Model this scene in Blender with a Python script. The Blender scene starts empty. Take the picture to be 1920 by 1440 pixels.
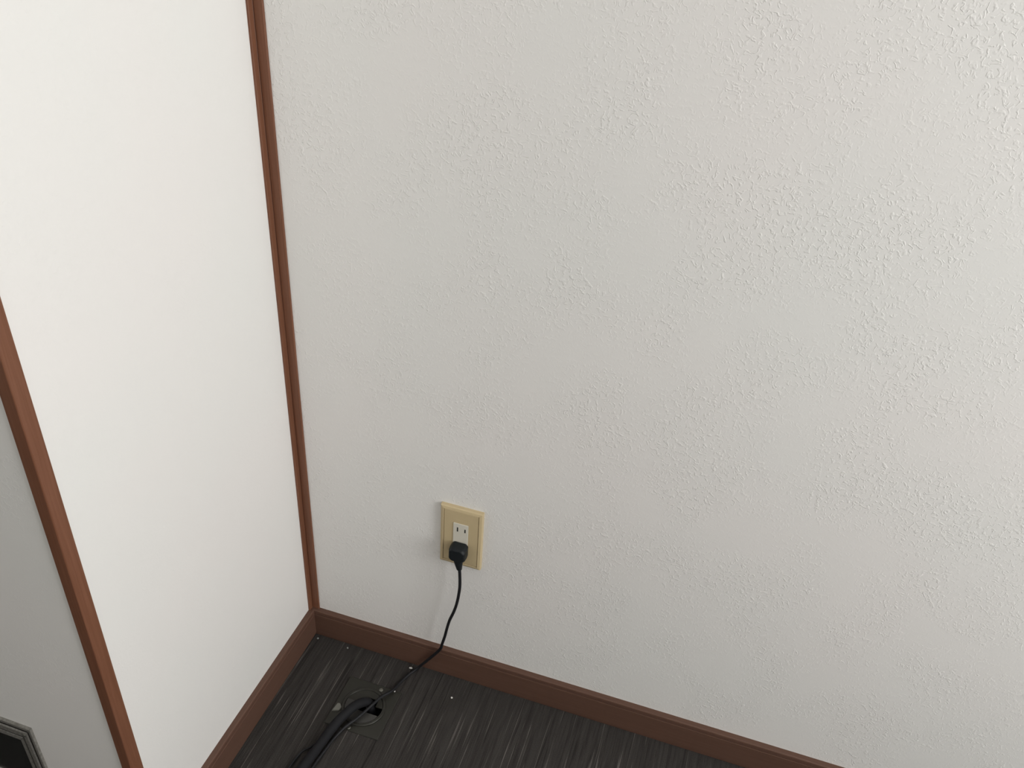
import bpy, bmesh, math, random
from mathutils import Vector, Matrix

SC = bpy.context.scene
COL = SC.collection

# ---------------------------------------------------------------- camera
F_PX = 1620.1
r = Vector((0.95040397, 0.30520734, 0.05983959))
u = Vector((-0.21754716, 0.51485602, 0.82921439))
d = Vector((-0.22227354, 0.80110658, -0.5557182))
cam_data = bpy.data.cameras.new('camera')
cam_data.sensor_fit = 'HORIZONTAL'
cam_data.sensor_width = 36.0
cam_data.lens = F_PX / 1920 * 36.0
cam_data.clip_start = 0.01
cam = bpy.data.objects.new('camera', cam_data)
COL.objects.link(cam)
cam.matrix_world = Matrix(((r.x, u.x, -d.x, 0.6151), (r.y, u.y, -d.y, -0.9524),
                           (r.z, u.z, -d.z, 1.3109), (0, 0, 0, 1)))
SC.camera = cam

# ---------------------------------------------------------------- world, daylight, exposure
SC.view_settings.view_transform = 'Standard'
SC.view_settings.look = 'None'
SC.view_settings.gamma = 1.0
SC.view_settings.use_curve_mapping = False
SC.view_settings.exposure = 0.0
world = bpy.data.worlds.new('overcast_sky')
SC.world = world
world.use_nodes = True
world.node_tree.nodes['Background'].inputs[0].default_value = (0.95, 0.97, 1.0, 1)
world.node_tree.nodes['Background'].inputs[1].default_value = 1.0

# room layout (metres): corner of the two walls at the origin, outlet wall is y = 0,
# the short return wall is x = 0, the dim wall beyond the wooden edge is y = -DEP
DEP = 0.4575
HB, TB = 0.0675, 0.0098
X_R, X_L, Y_F, H = 2.45, -1.3, -1.8, 2.4
WIN_Y0, WIN_Y1, WIN_Z0, WIN_Z1 = -1.40, -0.47, 0.72, 2.30

sun = bpy.data.lights.new('window_daylight', 'AREA')
sun.shape = 'RECTANGLE'
sun.size = WIN_Z1 - WIN_Z0
sun.size_y = WIN_Y1 - WIN_Y0
sun.energy = 44.5
sun.color = (1.0, 0.993, 0.985)
so = bpy.data.objects.new('window_daylight', sun)
COL.objects.link(so)
so.location = (X_R + 0.06, (WIN_Y0 + WIN_Y1) / 2, (WIN_Z0 + WIN_Z1) / 2)
so.rotation_euler = (0, math.radians(90), 0)


# ---------------------------------------------------------------- helpers
def obj(name, bm, mat, parent=None, smooth=False, loc=None):
    me = bpy.data.meshes.new(name)
    bmesh.ops.recalc_face_normals(bm, faces=bm.faces)
    bm.to_mesh(me)
    bm.free()
    if smooth:
        for p in me.polygons:
            p.use_smooth = True
    me.materials.append(mat)
    o = bpy.data.objects.new(name, me)
    COL.objects.link(o)
    if loc:
        o.location = loc
    if parent:
        o.parent = parent
    return o


def structure(o):
    o['kind'] = 'structure'
    return o


def tag(o, label, cat, group=None):
    o['label'] = label
    o['category'] = cat
    if group:
        o['group'] = group
    return o


def empty(name, loc):
    o = bpy.data.objects.new(name, None)
    o.empty_display_size = 0.02
    COL.objects.link(o)
    o.location = loc
    return o


def box(bm, x0, x1, y0, y1, z0, z1):
    vs = [bm.verts.new(c) for c in ((x0, y0, z0), (x1, y0, z0), (x1, y1, z0), (x0, y1, z0),
                                    (x0, y0, z1), (x1, y0, z1), (x1, y1, z1), (x0, y1, z1))]
    for f in ((0, 3, 2, 1), (4, 5, 6, 7), (0, 1, 5, 4), (1, 2, 6, 5), (2, 3, 7, 6), (3, 0, 4, 7)):
        bm.faces.new([vs[i] for i in f])
    return vs


def rbox(x0, x1, y0, y1, z0, z1, bev=0.001, seg=2):
    bm = bmesh.new()
    box(bm, x0, x1, y0, y1, z0, z1)
    bmesh.ops.bevel(bm, geom=bm.edges[:], offset=bev, segments=seg, affect='EDGES', profile=0.6)
    return bm


def loft(bm, rings, cap=True, closed=False):
    """Join rings (lists of points, same count) into a tube."""
    R = [[bm.verts.new(p) for p in ring] for ring in rings]
    n = len(R[0])
    m = len(R)
    for i in range(m if closed else m - 1):
        a, b = R[i], R[(i + 1) % m]
        for k in range(n):
            bm.faces.new((a[k], a[(k + 1) % n], b[(k + 1) % n], b[k]))
    if cap and not closed:
        bm.faces.new(R[0][::-1])
        bm.faces.new(R[-1])
    return R


def catmull(pts, sub=10):
    P = [Vector(p) for p in pts]
    P = [2 * P[0] - P[1]] + P + [2 * P[-1] - P[-2]]
    out = []
    for i in range(1, len(P) - 2):
        a, b, c, e = P[i - 1:i + 3]
        for k in range(sub):
            t = k / sub
            out.append(0.5 * ((2 * b) + (c - a) * t + (2 * a - 5 * b + 4 * c - e) * t * t
                              + (3 * b - a - 3 * c + e) * t ** 3))
    out.append(P[-2])
    return out


def tube(pts, rad, sides=12, sub=10, flat=1.0, ridge=None):
    """Round (or slightly flat) cable swept along a spline; ridge = (pitch, depth) for corrugation."""
    path = catmull(pts, sub)
    bm = bmesh.new()
    rings = []
    up = Vector((0.3, 0.2, 0.93)).normalized()
    s = 0
    for i, p in enumerate(path):
        t = (path[min(i + 1, len(path) - 1)] - path[max(i - 1, 0)]).normalized()
        n = (up - t * up.dot(t)).normalized()
        up = n
        b = t.cross(n)
        if i:
            s += (p - path[i - 1]).length
        rr = rad
        if ridge:
            rr = rad - ridge[1] * (0.5 - 0.5 * math.cos(2 * math.pi * s / ridge[0]))
        rings.append([p + n * (rr * flat * math.cos(2 * math.pi * k / sides))
                      + b * (rr * math.sin(2 * math.pi * k / sides)) for k in range(sides)])
    loft(bm, rings)
    return bm


# ---------------------------------------------------------------- materials
def new_mat(name, color=(0.5, 0.5, 0.5), rough=0.6, metal=0.0, spec=0.5):
    m = bpy.data.materials.new(name)
    m.use_nodes = True
    b = m.node_tree.nodes['Principled BSDF']
    b.inputs['Base Color'].default_value = (*color, 1)
    b.inputs['Roughness'].default_value = rough
    b.inputs['Metallic'].default_value = metal
    b.inputs['Specular IOR Level'].default_value = spec
    return m


class NT:
    def __init__(self, m):
        self.t = m.node_tree
        self.n = self.t.nodes
        self.bsdf = self.n['Principled BSDF']

    def add(self, kind, **kw):
        x = self.n.new(kind)
        for k, v in kw.items():
            setattr(x, k, v)
        return x

    def link(self, a, b):
        self.t.links.new(a, b)

    def coords(self, scale):
        tc = self.add('ShaderNodeTexCoord')
        mp = self.add('ShaderNodeMapping')
        mp.inputs['Scale'].default_value = scale
        self.link(tc.outputs['Object'], mp.inputs['Vector'])
        return mp.outputs[0]

    def noise(self, vec, scale, detail=2, rough=0.5, dist=0.0):
        x = self.add('ShaderNodeTexNoise')
        x.inputs['Scale'].default_value = scale
        x.inputs['Detail'].default_value = detail
        x.inputs['Roughness'].default_value = rough
        x.inputs['Distortion'].default_value = dist
        self.link(vec, x.inputs['Vector'])
        return x.outputs['Fac']

    def ramp(self, fac, stops):
        x = self.add('ShaderNodeValToRGB')
        e = x.color_ramp.elements
        while len(e) < len(stops):
            e.new(0.5)
        for el, (p, c) in zip(e, stops):
            el.position = p
            el.color = (*c, 1) if not isinstance(c, (int, float)) else (c, c, c, 1)
        self.link(fac, x.inputs[0])
        return x.outputs[0]

    def math(self, op, a, b):
        x = self.add('ShaderNodeMath', operation=op)
        for i, v in enumerate((a, b)):
            if isinstance(v, (int, float)):
                x.inputs[i].default_value = v
            else:
                self.link(v, x.inputs[i])
        return x.outputs[0]

    def mix(self, fac, a, b, mode='MIX'):
        x = self.add('ShaderNodeMix', data_type='RGBA', blend_type=mode)
        for sock, v in ((x.inputs[0], fac), (x.inputs[6], a), (x.inputs[7], b)):
            if isinstance(v, (int, float)):
                sock.default_value = v
            elif isinstance(v, tuple):
                sock.default_value = (*v, 1)
            else:
                self.link(v, sock)
        return x.outputs[2]

    def bump(self, h, strength, dist):
        x = self.add('ShaderNodeBump')
        x.inputs['Strength'].default_value = strength
        x.inputs['Distance'].default_value = dist
        self.link(h, x.inputs['Height'])
        self.link(x.outputs[0], self.bsdf.inputs['Normal'])


def wallpaper(name, depth, fine):
    m = new_mat(name, (0.80, 0.785, 0.76), 0.75, spec=0.3)
    t = NT(m)
    v = t.coords((1, 1, 1))
    # short curved trowel strokes: thin ridges along the contour of a distorted noise, broken into pieces
    a = t.noise(v, 135, 1.5, 0.5, 0.8)
    ridge = t.ramp(a, [(0.42, 0), (0.48, 1), (0.52, 1), (0.58, 0)])
    b = t.noise(v, 165, 1, 0.5, 0.2)
    pieces = t.ramp(b, [(0.44, 0), (0.60, 1)])
    c = t.noise(v, 9, 2, 0.5, 0.3)
    patch = t.ramp(c, [(0.36, 0.15), (0.6, 1)])
    st = t.math('MULTIPLY', t.math('MULTIPLY', ridge, pieces), patch)
    g = t.noise(v, 420, 2, 0.6)
    hgt = t.math('ADD', st, t.math('MULTIPLY', g, fine))
    t.bump(hgt, 1.0, depth)
    w = t.noise(v, 3.0, 2)
    t.link(t.mix(t.ramp(w, [(0.35, 0), (0.65, 1)]), (0.805, 0.785, 0.762), (0.792, 0.787, 0.762)),
           t.bsdf.inputs['Base Color'])
    return m


def wood(name, c0, c1, axis, rough=0.42):
    m = new_mat(name, c0, rough, spec=0.25)
    t = NT(m)
    s = [70, 70, 70]
    s[axis] = 2.2
    v = t.coords(tuple(s))
    a = t.noise(v, 4.0, 4, 0.6, 0.6)
    t.link(t.mix(t.ramp(a, [(0.3, 0), (0.7, 1)]), c0, c1), t.bsdf.inputs['Base Color'])
    t.bump(a, 0.25, 0.0004)
    return m


M_WALL = wallpaper('embossed_white_wallpaper', 0.00036, 0.12)
M_WALL_SMOOTH = wallpaper('fine_white_wallpaper', 0.00008, 0.3)
M_CEIL = new_mat('ceiling_white', (0.8, 0.8, 0.78), 0.9)
M_TRIM = wood('reddish_brown_wood', (0.160, 0.066, 0.036), (0.205, 0.090, 0.052), 2)
M_BASE_X = wood('dark_brown_baseboard_x', (0.112, 0.060, 0.042), (0.128, 0.070, 0.050), 0, 0.38)
M_BASE_Y = wood('dark_brown_baseboard_y', (0.112, 0.060, 0.042), (0.128, 0.070, 0.050), 1, 0.38)
M_PLATE = new_mat('yellowed_cream_plastic', (0.56, 0.45, 0.27), 0.4)
M_SOCKET = new_mat('off_white_plastic', (0.68, 0.65, 0.56), 0.4)
M_SLOT = new_mat('slot_black', (0.01, 0.01, 0.01), 0.7)
M_PLUG = new_mat('black_plastic', (0.011, 0.014, 0.016), 0.5, spec=0.25)
M_CORD = new_mat('black_rubber', (0.012, 0.012, 0.014), 0.55, spec=0.3)
M_CABLE = new_mat('matt_black_sleeve', (0.011, 0.011, 0.013), 0.75, spec=0.25)
M_FLOORPLATE = new_mat('dark_olive_metal', (0.034, 0.033, 0.027), 0.42, 0.35)
M_LID = new_mat('dark_grey_lid', (0.062, 0.060, 0.056), 0.45, 0.3)
M_WELL = new_mat('well_black', (0.006, 0.006, 0.006), 0.9)
M_SCREW = new_mat('steel_screw', (0.25, 0.25, 0.22), 0.35, 0.9)
M_WEDGE = new_mat('pale_grey_wedge', (0.20, 0.20, 0.175), 0.6)
M_CRUMB = new_mat('white_paper', (0.72, 0.70, 0.66), 0.9)
M_GRIT = new_mat('grey_grit', (0.30, 0.31, 0.29), 0.9)
M_ALU = new_mat('weathered_aluminium', (0.30, 0.29, 0.27), 0.45, 0.5)
_t = NT(M_ALU)
_a = _t.noise(_t.coords((1, 1, 1)), 260, 3, 0.6)
_t.link(_t.mix(_t.ramp(_a, [(0.35, 0), (0.7, 1)]), (0.22, 0.21, 0.19), (0.36, 0.35, 0.32)), _t.bsdf.inputs['Base Color'])
M_GLASS = new_mat('black_pane', (0.014, 0.015, 0.014), 0.25)


def carpet():
    m = new_mat('dark_streaked_carpet', (0.04, 0.037, 0.034), 0.95, spec=0.15)
    t = NT(m)
    v1 = t.coords((1, 0.035, 1))      # long along y
    v2 = t.coords((1, 0.014, 1))
    v3 = t.coords((1, 1, 1))
    wide = t.noise(v1, 130, 3, 0.6)
    mid = t.noise(v1, 420, 2, 0.6)
    base = t.mix(t.ramp(wide, [(0.3, 0), (0.7, 1)]), (0.025, 0.0225, 0.021), (0.050, 0.046, 0.043))
    base = t.mix(t.ramp(mid, [(0.32, 0.0), (0.68, 0.55)]), base, (0.070, 0.063, 0.058))
    dark = t.noise(v1, 210, 1, 0.5)
    base = t.mix(t.ramp(dark, [(0.62, 0), (0.70, 0.7)]), base, (0.016, 0.014, 0.013))
    thin = t.noise(v2, 340, 1, 0.4)
    ln = t.ramp(thin, [(0.635, 0), (0.675, 1)])
    brk = t.ramp(t.noise(v3, 14, 2), [(0.35, 0.25), (0.6, 1)])
    base = t.mix(t.math('MULTIPLY', t.math('MULTIPLY', ln, brk), 0.6), base, (0.19, 0.172, 0.158))
    grain = t.noise(v3, 900, 2, 0.7)
    base = t.mix(0.5, base, t.ramp(grain, [(0.25, 0.2), (0.75, 1.8)]), 'MULTIPLY')
    t.link(base, t.bsdf.inputs['Base Color'])
    h = t.math('ADD', t.math('MULTIPLY', grain, 0.8), mid)
    t.bump(h, 0.8, 0.0015)
    return m


M_CARPET = carpet()


# ---------------------------------------------------------------- room shell
def slab(name, mat, *boxes):
    bm = bmesh.new()
    for b in boxes:
        box(bm, *b)
    return structure(obj(name, bm, mat))


T = 0.1
BX0, BX1, BY0, BY1 = 0.1195, 0.2015, -0.163, -0.079      # opening for the floor outlet
FX = (X_L - T, BX0, BX1, X_R + T)
FY = (Y_F - T, BY0, BY1, T)
bm = bmesh.new()
for i in range(3):
    for j in range(3):
        if i == 1 and j == 1:
            continue
        box(bm, FX[i], FX[i + 1], FY[j], FY[j + 1], -0.02, 0)
bmesh.ops.remove_doubles(bm, verts=bm.verts, dist=1e-6)
floor = structure(obj('floor', bm, M_CARPET))

slab('wall_back', M_WALL, (0, X_R + T, 0, T, 0, H))
slab('wall_left', M_WALL_SMOOTH, (-T, 0, -DEP, T, 0, H))
slab('wall_side', M_WALL_SMOOTH, (X_L - T, -T, -DEP, -DEP + T, 0, H))
slab('wall_far_left', M_WALL_SMOOTH, (X_L - T, X_L, Y_F, -DEP, 0, H))
slab('wall_front', M_WALL_SMOOTH, (X_L - T, X_R + T, Y_F - T, Y_F, 0, H))
slab('wall_right', M_WALL_SMOOTH,
     (X_R, X_R + T, Y_F, WIN_Y0, 0, H), (X_R, X_R + T, WIN_Y1, 0, 0, H),
     (X_R, X_R + T, WIN_Y0, WIN_Y1, 0, WIN_Z0), (X_R, X_R + T, WIN_Y0, WIN_Y1, WIN_Z1, H))
slab('ceiling', M_CEIL, (X_L - T, X_R + T, Y_F - T, T, H, H + T))

# window in the right wall (beside the camera, it lights the room)
bm = bmesh.new()
w = 0.035
xa, xb = X_R + 0.005, X_R + 0.045
box(bm, xa, xb, WIN_Y0, WIN_Y0 + w, WIN_Z0, WIN_Z1)
box(bm, xa, xb, WIN_Y1 - w, WIN_Y1, WIN_Z0, WIN_Z1)
box(bm, xa, xb, WIN_Y0 + w, WIN_Y1 - w, WIN_Z0, WIN_Z0 + w)
box(bm, xa, xb, WIN_Y0 + w, WIN_Y1 - w, WIN_Z1 - w, WIN_Z1)
ym = (WIN_Y0 + WIN_Y1) / 2
box(bm, xa, xb, ym - w / 2, ym + w / 2, WIN_Z0 + w, WIN_Z1 - w)
structure(obj('window_1', bm, M_ALU))

# ---------------------------------------------------------------- baseboards: ledge, rounded lip, shallow groove, shoe at the carpet
PROF = [(0, 0), (TB - 0.0030, 0), (TB - 0.0030, 0.0070), (TB - 0.0008, 0.0074), (TB, 0.0082),
        (TB, HB - 0.0115), (TB - 0.0005, HB - 0.0105), (TB - 0.0005, HB - 0.0090), (TB, HB - 0.0080),
        (TB, HB - 0.0022), (TB - 0.0006, HB - 0.0007), (TB - 0.0020, HB), (0, HB)]
bm = bmesh.new()
loft(bm, [[(t, -t, z) for t, z in PROF], [(X_R, -t, z) for t, z in PROF]])
structure(obj('baseboard_back', bm, M_BASE_X))
bm = bmesh.new()
W1, W2, TT = 0.0160, 0.0137, 0.0025
loft(bm, [[(t, -t, z) for t, z in PROF], [(t, -DEP + W1, z) for t, z in PROF]])
structure(obj('baseboard_left', bm, M_BASE_Y))
bm = bmesh.new()
loft(bm, [[(-W2, -DEP - t, z) for t, z in PROF], [(X_L, -DEP - t, z) for t, z in PROF]])
structure(obj('baseboard_side', bm, M_BASE_X))


# ---------------------------------------------------------------- wooden corner strips
def vertical_strip(name, prof, z0, z1):
    bm = bmesh.new()
    n = 14
    random.seed(len(prof))
    rings = []
    for i in range(n + 1):
        z = z0 + (z1 - z0) * i / n
        rings.append([(x, y, z) for x, y in prof])
    loft(bm, rings)
    return structure(obj(name, bm, M_TRIM))


a, b, t = 0.0125, 0.0164, 0.0032
vertical_strip('trim_1', [(0, 0), (0, -a), (t - 0.0008, -a), (t, -a + 0.0008), (t, -t - 0.0012),
                          (t - 0.0009, -t - 0.0004), (t + 0.0004, -t + 0.0009), (t + 0.0012, -t),
                          (b - 0.0008, -t), (b, -t + 0.0008), (b, 0)], HB, H)
vertical_strip('trim_2', [(0, -DEP), (0, -DEP + W1), (TT - 0.0006, -DEP + W1), (TT, -DEP + W1 - 0.0006),
                          (TT, -DEP - TT + 0.0012), (TT - 0.0004, -DEP - TT + 0.0004), (TT - 0.0012, -DEP - TT),
                          (-W2 + 0.0006, -DEP - TT), (-W2, -DEP - TT + 0.0006), (-W2, -DEP)], 0, H)

# ---------------------------------------------------------------- wall outlet
OX, OZ = 0.287, 0.3437
outlet = tag(empty('wall_outlet', (OX, 0, OZ - 0.06)),
             'yellowed cream two-socket wall outlet on the textured white wall', 'outlet')


def ofs(bm, parent):
    bmesh.ops.translate(bm, verts=bm.verts, vec=-parent.location)
    return bm


def frame_ring(x0, x1, z0, z1, prof):
    """Rectangular frame in the xz plane; prof = list of (inset, y)."""
    bm = bmesh.new()
    rings = []
    for c, (ix, iz) in enumerate(((1, 1), (-1, 1), (-1, -1), (1, -1))):
        cx = x0 if ix > 0 else x1
        cz = z0 if iz > 0 else z1
        rings.append([(cx + ix * s, y, cz + iz * s) for s, y in prof])
    loft(bm, rings, closed=True)
    return bm


fr = frame_ring(OX - 0.035, OX + 0.035, OZ - 0.06, OZ + 0.06,
                [(0, 0), (0, -0.0052), (0.0012, -0.0072), (0.0052, -0.0084), (0.0058, -0.0078), (0.0058, 0)])
obj('plate_frame', ofs(fr, outlet), M_PLATE, outlet)
cv = frame_ring(OX - 0.0287, OX + 0.0287, OZ - 0.0537, OZ + 0.0537,
                [(0, -0.001), (0, -0.0070), (0.0008, -0.0078), (0.0160, -0.0080), (0.0160, -0.001)])
# cover panel with a rectangular opening for the socket module
obj('cover_panel', ofs(cv, outlet), M_PLATE, outlet)
MX, MZ = 0.0127, 0.0310
for z0, z1 in ((OZ - 0.0379, OZ - MZ), (OZ + MZ, OZ + 0.0379)):
    bm = bmesh.new()
    box(bm, OX - 0.0129, OX + 0.0129, -0.0081, -0.001, z0, z1)
    obj('cover_strip', ofs(bm, outlet), M_PLATE, outlet)
bm = rbox(OX - MX + 0.0002, OX + MX - 0.0002, -0.0092, -0.001, OZ - MZ + 0.0002, OZ + MZ - 0.0002, 0.0007)
mod = obj('socket_module', ofs(bm, outlet), M_SOCKET, outlet)
for dz in (0.0188, -0.0188):
    for sx in (-1, 1):
        bm = bmesh.new()
        hx = 0.0010 if sx > 0 else 0.00105
        hz = 0.0036 if sx > 0 else 0.0044
        box(bm, OX + 0.0012 + sx * 0.00625 - hx, OX + 0.0012 + sx * 0.00625 + hx, -0.0094, -0.0085,
            OZ + dz - hz, OZ + dz + hz)
        s = obj('slot', ofs(bm, outlet), M_SLOT)
        s.parent = mod

# ---------------------------------------------------------------- power cord with plug
PX, PZ = 0.2878, 0.3235
cord = tag(empty('power_cord', (PX, -0.0092, PZ)),
           'thin black power cord plugged into the cream wall outlet and trailing to the floor', 'power cord')


def octo(hx, hz, ch, y, cx, cz):
    p = [(hx, hz - ch), (hx - ch, hz), (-hx + ch, hz), (-hx, hz - ch),
         (-hx, -hz + ch), (-hx + ch, -hz), (hx - ch, -hz), (hx, -hz + ch)]
    return [(cx + x, y, cz + z) for x, z in p]


bm = bmesh.new()
loft(bm, [octo(0.0128, 0.0120, 0.0035, -0.0094, PX, PZ + 0.001),
          octo(0.0138, 0.0134, 0.0042, -0.0112, PX, PZ + 0.0005),
          octo(0.0142, 0.0138, 0.0045, -0.0180, PX, PZ),
          octo(0.0136, 0.0132, 0.0045, -0.0255, PX, PZ - 0.0005),
          octo(0.0118, 0.0114, 0.0042, -0.0285, PX, PZ - 0.0005)])
bmesh.ops.bevel(bm, geom=bm.edges[:], offset=0.0006, segments=2, affect='EDGES')
plug = obj('plug', ofs(bm, cord), M_PLUG, cord)
bm = bmesh.new()


def circ(cx, cy, z, rx, ry, n=16, slope=0.0):
    return [(cx + rx * math.cos(2 * math.pi * k / n), cy + ry * math.sin(2 * math.pi * k / n), z) for k in range(n)]


SY = -0.0195
loft(bm, [circ(PX + 0.0002, SY, 0.3130, 0.0084, 0.0070), circ(PX + 0.0006, SY, 0.3080, 0.0082, 0.0068),
          circ(PX + 0.0016, SY, 0.2980, 0.0064, 0.0058), circ(PX + 0.0028, SY, 0.2885, 0.0046, 0.0045),
          circ(PX + 0.0030, SY, 0.2870, 0.0034, 0.0034)])
sr = obj('strain_relief', ofs(bm, cord), M_PLUG, smooth=True)
sr.parent = plug
CORD = [(0.2904, SY, 0.292), (0.2918, SY, 0.280), (0.2932, -0.0205, 0.2565), (0.2926, -0.021, 0.2380), (0.2895, -0.021, 0.2110),
        (0.2843, -0.0205, 0.1865), (0.2771, -0.020, 0.1618), (0.2726, -0.0195, 0.1393), (0.2690, -0.0195, 0.1172),
        (0.2640, -0.0185, 0.094), (0.2595, -0.0155, 0.075), (0.2440, -0.0150, 0.0475), (0.2240, -0.0165, 0.0165),
        (0.2150, -0.0215, 0.0055), (0.2065, -0.0340, 0.0030), (0.1985, -0.0580, 0.0030), (0.1940, -0.0790, 0.0075),
        (0.1838, -0.0968, 0.0105), (0.1768, -0.1160, 0.0115), (0.1692, -0.1355, 0.0110), (0.1618, -0.1510, 0.0095),
        (0.1512, -0.1700, 0.0080), (0.1428, -0.1890, 0.0035), (0.1395, -0.2060, 0.0030), (0.1350, -0.2400, 0.0030),
        (0.1290, -0.2900, 0.0030), (0.1120, -0.3900, 0.0030), (0.1300, -0.5200, 0.0030)]
obj('cord', ofs(tube(CORD, 0.0026, 10, 8), cord), M_CORD, cord, smooth=True)

# ---------------------------------------------------------------- floor outlet box
CX, CY = 0.1605, -0.121
fb = tag(empty('floor_outlet', (CX, CY, 0)),
         'square dark floor outlet plate with an open round lid set in the carpet', 'floor outlet')
HX, HY, RI = 0.0500, 0.0500, 0.0385
N = 48
bm = bmesh.new()


def square_ring(hx, hy, z):
    out = []
    for k in range(N):
        an = 2 * math.pi * (k + 0.5) / N
        c, s = math.cos(an), math.sin(an)
        q = 1 / max(abs(c), abs(s))
        out.append((hx * c * q, hy * s * q, z))
    # snap the nearest vertices to the true corners
    for sx in (-1, 1):
        for sy in (-1, 1):
            j = min(range(N), key=lambda i: (out[i][0] - sx * hx) ** 2 + (out[i][1] - sy * hy) ** 2)
            out[j] = (sx * hx, sy * hy, z)
    return out


def cring(rad, z):
    return [(rad * math.cos(2 * math.pi * (k + 0.5) / N), rad * math.sin(2 * math.pi * (k + 0.5) / N), z) for k in range(N)]


loft(bm, [square_ring(HX, HY, 0.0002), square_ring(HX, HY, 0.0014), square_ring(HX - 0.001, HY - 0.001, 0.0022),
          cring(RI, 0.0022), cring(RI, 0.0002)], closed=True)
obj('plate', bm, M_FLOORPLATE, fb)
bm = bmesh.new()
loft(bm, [cring(RI - 0.0002, 0.0004), cring(RI - 0.0002, 0.0036), cring(RI - 0.0012, 0.0044), cring(RI - 0.0048, 0.0044),
          cring(RI - 0.0055, 0.0036), cring(RI - 0.0055, 0.0004)], closed=True)
obj('rim', bm, M_FLOORPLATE, fb, smooth=False)


RL = RI - 0.0060


def flap(ya, inner, upper, mat):
    """Part of the round lid: an arc above (or below) the chord y = ya, closed by the inner outline."""
    bm = bmesh.new()
    a0 = math.asin(ya / RL)
    if upper:
        angs = [a0 + (math.pi - 2 * a0) * k / 24 for k in range(25)]
    else:
        a1 = math.asin(0.0060 / RL)
        angs = [math.pi - a1 + (math.pi + a1 + a0) * k / 24 for k in range(25)]
    pts = [(RL * math.cos(q), RL * math.sin(q)) for q in angs] + inner
    loft(bm, [[(x, y, 0.0012) for x, y in pts], [(x, y, 0.0034) for x, y in pts]])
    obj('lid_flap', bm, mat, fb)


flap(0.0065, [(-0.0020, 0.0065), (-0.0020, 0.0195), (0.0195, 0.0195), (0.0195, 0.0065)], True, M_FLOORPLATE)
flap(-0.0095, [(-0.0090, -0.0095), (-0.0090, 0.0060)], False, M_LID)
bm = bmesh.new()
wz = -0.05
loft(bm, [cring(0.0405, 0.0001), cring(0.0405, wz), cring(0.0392, wz), cring(0.0392, 0.0001)], closed=True)
loft(bm, [cring(0.0392, wz), cring(0.0392, wz + 0.002)])
obj('well', bm, M_WELL, fb)
for sx, sy in ((0.0140, 0.0415), (-0.0060, -0.0450)):
    bm = bmesh.new()
    R_ = [[(sx + q * math.cos(2 * math.pi * k / 12), sy + q * math.sin(2 * math.pi * k / 12), z) for k in range(12)]
          for q, z in ((0.0036, 0.0021), (0.0036, 0.0028), (0.0026, 0.0034), (0.0009, 0.0034), (0.0009, 0.0026))]
    loft(bm, R_)
    obj('screw', bm, M_SCREW, fb)
bm = bmesh.new()
tri = [(-0.0470, -0.0262), (-0.0355, -0.0225), (-0.0340, -0.0150), (-0.0400, -0.0085), (-0.0445, -0.0095)]  # pale raised wedge at the left edge of the rim
loft(bm, [[(x, y, 0.0023) for x, y in tri], [(x, y, 0.0034) for x, y in tri],
          [(-0.04 + (x + 0.04) * 0.9, -0.0165 + (y + 0.0165) * 0.9, 0.0050) for x, y in tri]])
tb = obj('pale_wedge', bm, M_WEDGE, fb)
tb['label'] = 'pale grey wedge-shaped piece'

# ---------------------------------------------------------------- cables out of the floor outlet
CAB = [(0.1705, -0.1115, -0.036), (0.1700, -0.1115, -0.012), (0.1650, -0.1150, 0.0090), (0.1530, -0.1320, 0.0180),
       (0.1405, -0.1580, 0.0155), (0.1325, -0.1830, 0.0110), (0.1280, -0.2080, 0.0084), (0.1230, -0.2450, 0.0082),
       (0.1150, -0.2950, 0.0082), (0.1000, -0.3900, 0.0082), (0.1050, -0.5200, 0.0082)]
o = obj('sleeved_cable', tube(CAB, 0.0080, 14, 26), M_CABLE, smooth=True)
tag(o, 'thick black sleeved cable coming up out of the floor outlet', 'cable')
THIN = [(0.1165, -0.2135, 0.0022), (0.1115, -0.2215, 0.0022), (0.1045, -0.2300, 0.0022), (0.1010, -0.2430, 0.0022),
        (0.0985, -0.2620, 0.0022), (0.0940, -0.3000, 0.0022), (0.0900, -0.3700, 0.0022), (0.0760, -0.5000, 0.0022)]
o = obj('thin_cable', tube(THIN, 0.0020, 8, 10), M_CORD, smooth=True)
tag(o, 'short thin black wire splitting off left of the thick sleeved cable on the carpet', 'cable')

# ---------------------------------------------------------------- metal framed dark panel low on the dim wall
PXR, PXL, PZ0, PZ1, PY = -0.1555, -0.66, 0.0685, 0.2445, -DEP
pan = tag(empty('framed_panel', (PXR, PY, PZ0)),
          'dark panel in a grooved grey metal frame low on the dim left wall', 'panel')


RAIL = [(0, 0), (0, 0.0034), (0.0006, 0.0040), (0.0066, 0.0022), (0.0074, 0.0006), (0.0086, 0.0006), (0.0093, 0.0042),
        (0.0158, 0.0042), (0.0164, 0.0004), (0.0198, 0.0004), (0.0204, 0.0036), (0.0248, 0.0038), (0.0254, 0.0012), (0.0254, 0)]
GROOVE_SHADE = [[(0.0070, 0.0008), (0.0071, 0.0019), (0.0090, 0.0022), (0.0088, 0.0008)],
           [(0.0166, 0.0006), (0.0164, 0.0026), (0.0200, 0.0022), (0.0196, 0.0006)]]  # near-black strips that paint the shade inside the frame grooves
M_GROOVE_SHADE = new_mat('groove_shade_black', (0.018, 0.017, 0.015), 0.8, spec=0.2)


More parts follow.
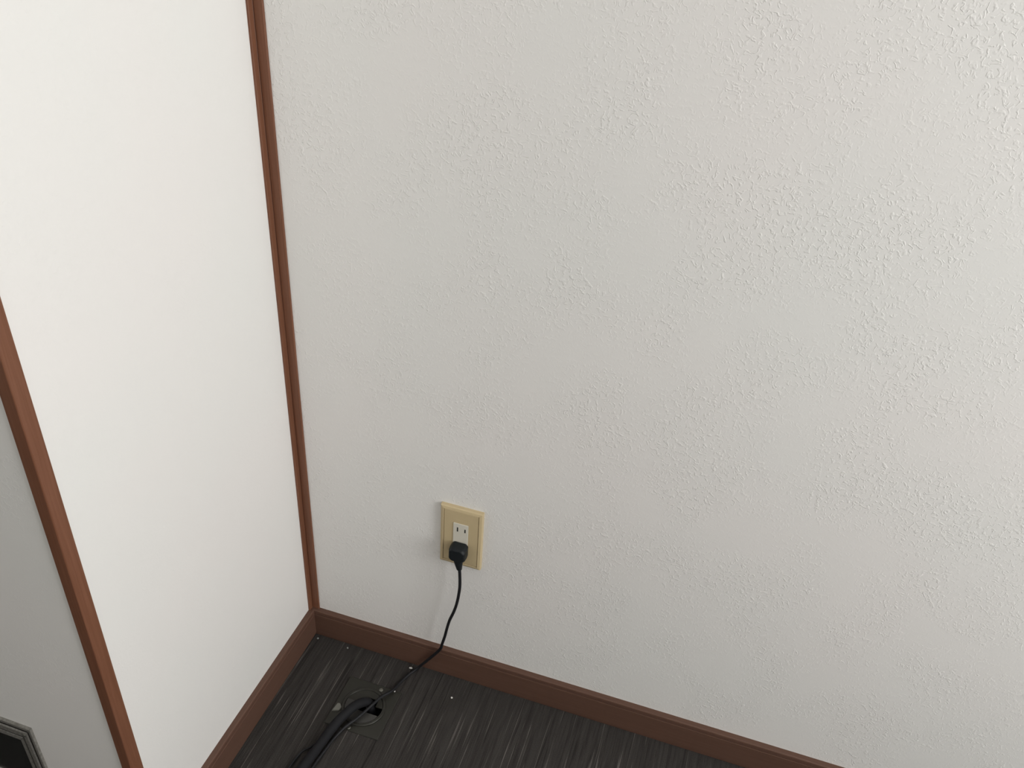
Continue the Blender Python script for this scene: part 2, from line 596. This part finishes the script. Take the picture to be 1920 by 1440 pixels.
def rail(name, side, prof, mat, parent):
    """Mitred rail of the frame; prof = (inset from the outer edge, depth from the wall)."""
    W, Hh = PXR - PXL, PZ1 - PZ0
    bm = bmesh.new()
    g = 0.0002
    q = 1.4       # top and bottom rails are wider than the side rails
    if side == 'top':
        r0 = [(-s - g, -y, Hh - q * s) for s, y in prof]
        r1 = [(-W + s + g, -y, Hh - q * s) for s, y in prof]
    elif side == 'bottom':
        r0 = [(-s - g, -y, q * s) for s, y in prof]
        r1 = [(-W + s + g, -y, q * s) for s, y in prof]
    elif side == 'right':
        r0 = [(-s, -y, q * s + g) for s, y in prof]
        r1 = [(-s, -y, Hh - q * s - g) for s, y in prof]
    else:
        r0 = [(-W + s, -y, q * s + g) for s, y in prof]
        r1 = [(-W + s, -y, Hh - q * s - g) for s, y in prof]
    loft(bm, [r0, r1])
    return obj(name, bm, mat, parent)


for sd in ('top', 'bottom', 'right', 'left'):
    fr_ = rail('frame_rail', sd, RAIL, M_ALU, pan)
    for gp in GROOVE_SHADE:
        rail('groove_shade', sd, gp, M_GROOVE_SHADE, fr_)
bm = bmesh.new()
s = 0.0250
box(bm, -(PXR - PXL) + s, -s, -0.0012, 0, s * 1.4, PZ1 - PZ0 - s * 1.4)
obj('dark_pane', bm, M_GLASS, pan)
# small corner key where the mitred rails meet
bm = bmesh.new()
kx, kz = -0.0132, PZ1 - PZ0 - 0.0170
loft(bm, [[(kx + q * math.cos(2 * math.pi * k / 12), y, kz + q * math.sin(2 * math.pi * k / 12)) for k in range(12)]
          for q, y in ((0.0024, -0.0040), (0.0024, -0.0050), (0.0016, -0.0056))])
obj('corner_screw', bm, M_SCREW, pan)


# ---------------------------------------------------------------- white crumbs on the carpet
def crumb(x, y, size, seed, label, z=0.0, mat=None, sx=1.0):
    random.seed(seed)
    bm = bmesh.new()
    bmesh.ops.create_icosphere(bm, subdivisions=1, radius=size)
    for v in bm.verts:
        v.co *= random.uniform(0.65, 1.25)
        v.co.z *= 0.6
        v.co.x *= sx
    zmin = min(v.co.z for v in bm.verts)
    bmesh.ops.translate(bm, verts=bm.verts, vec=(0, 0, -zmin))
    o = obj('paper_crumb', bm, mat or M_CRUMB, loc=(x, y, z))
    tag(o, label, 'crumb', 'pale crumbs on the carpet')


crumb(0.2040, -0.0175, 0.0026, 3, 'largest white crumb, on the carpet just left of where the cord lands', sx=1.35)
crumb(0.2963, -0.0504, 0.0018, 5, 'small white crumb on the carpet, the one furthest right')
crumb(0.0775, -0.0170, 0.0020, 8, 'pale grey crumb at the baseboard between the room corner and the cord', 0.0, M_GRIT)
crumb(0.0165, -0.0165, 0.0020, 12, 'tiny pale grey crumb lying right in the corner of the room', 0.0, M_GRIT)
crumb(0.1985, -0.0752, 0.0015, 15, 'tiny white crumb on the upper right corner of the floor outlet plate', 0.0024)
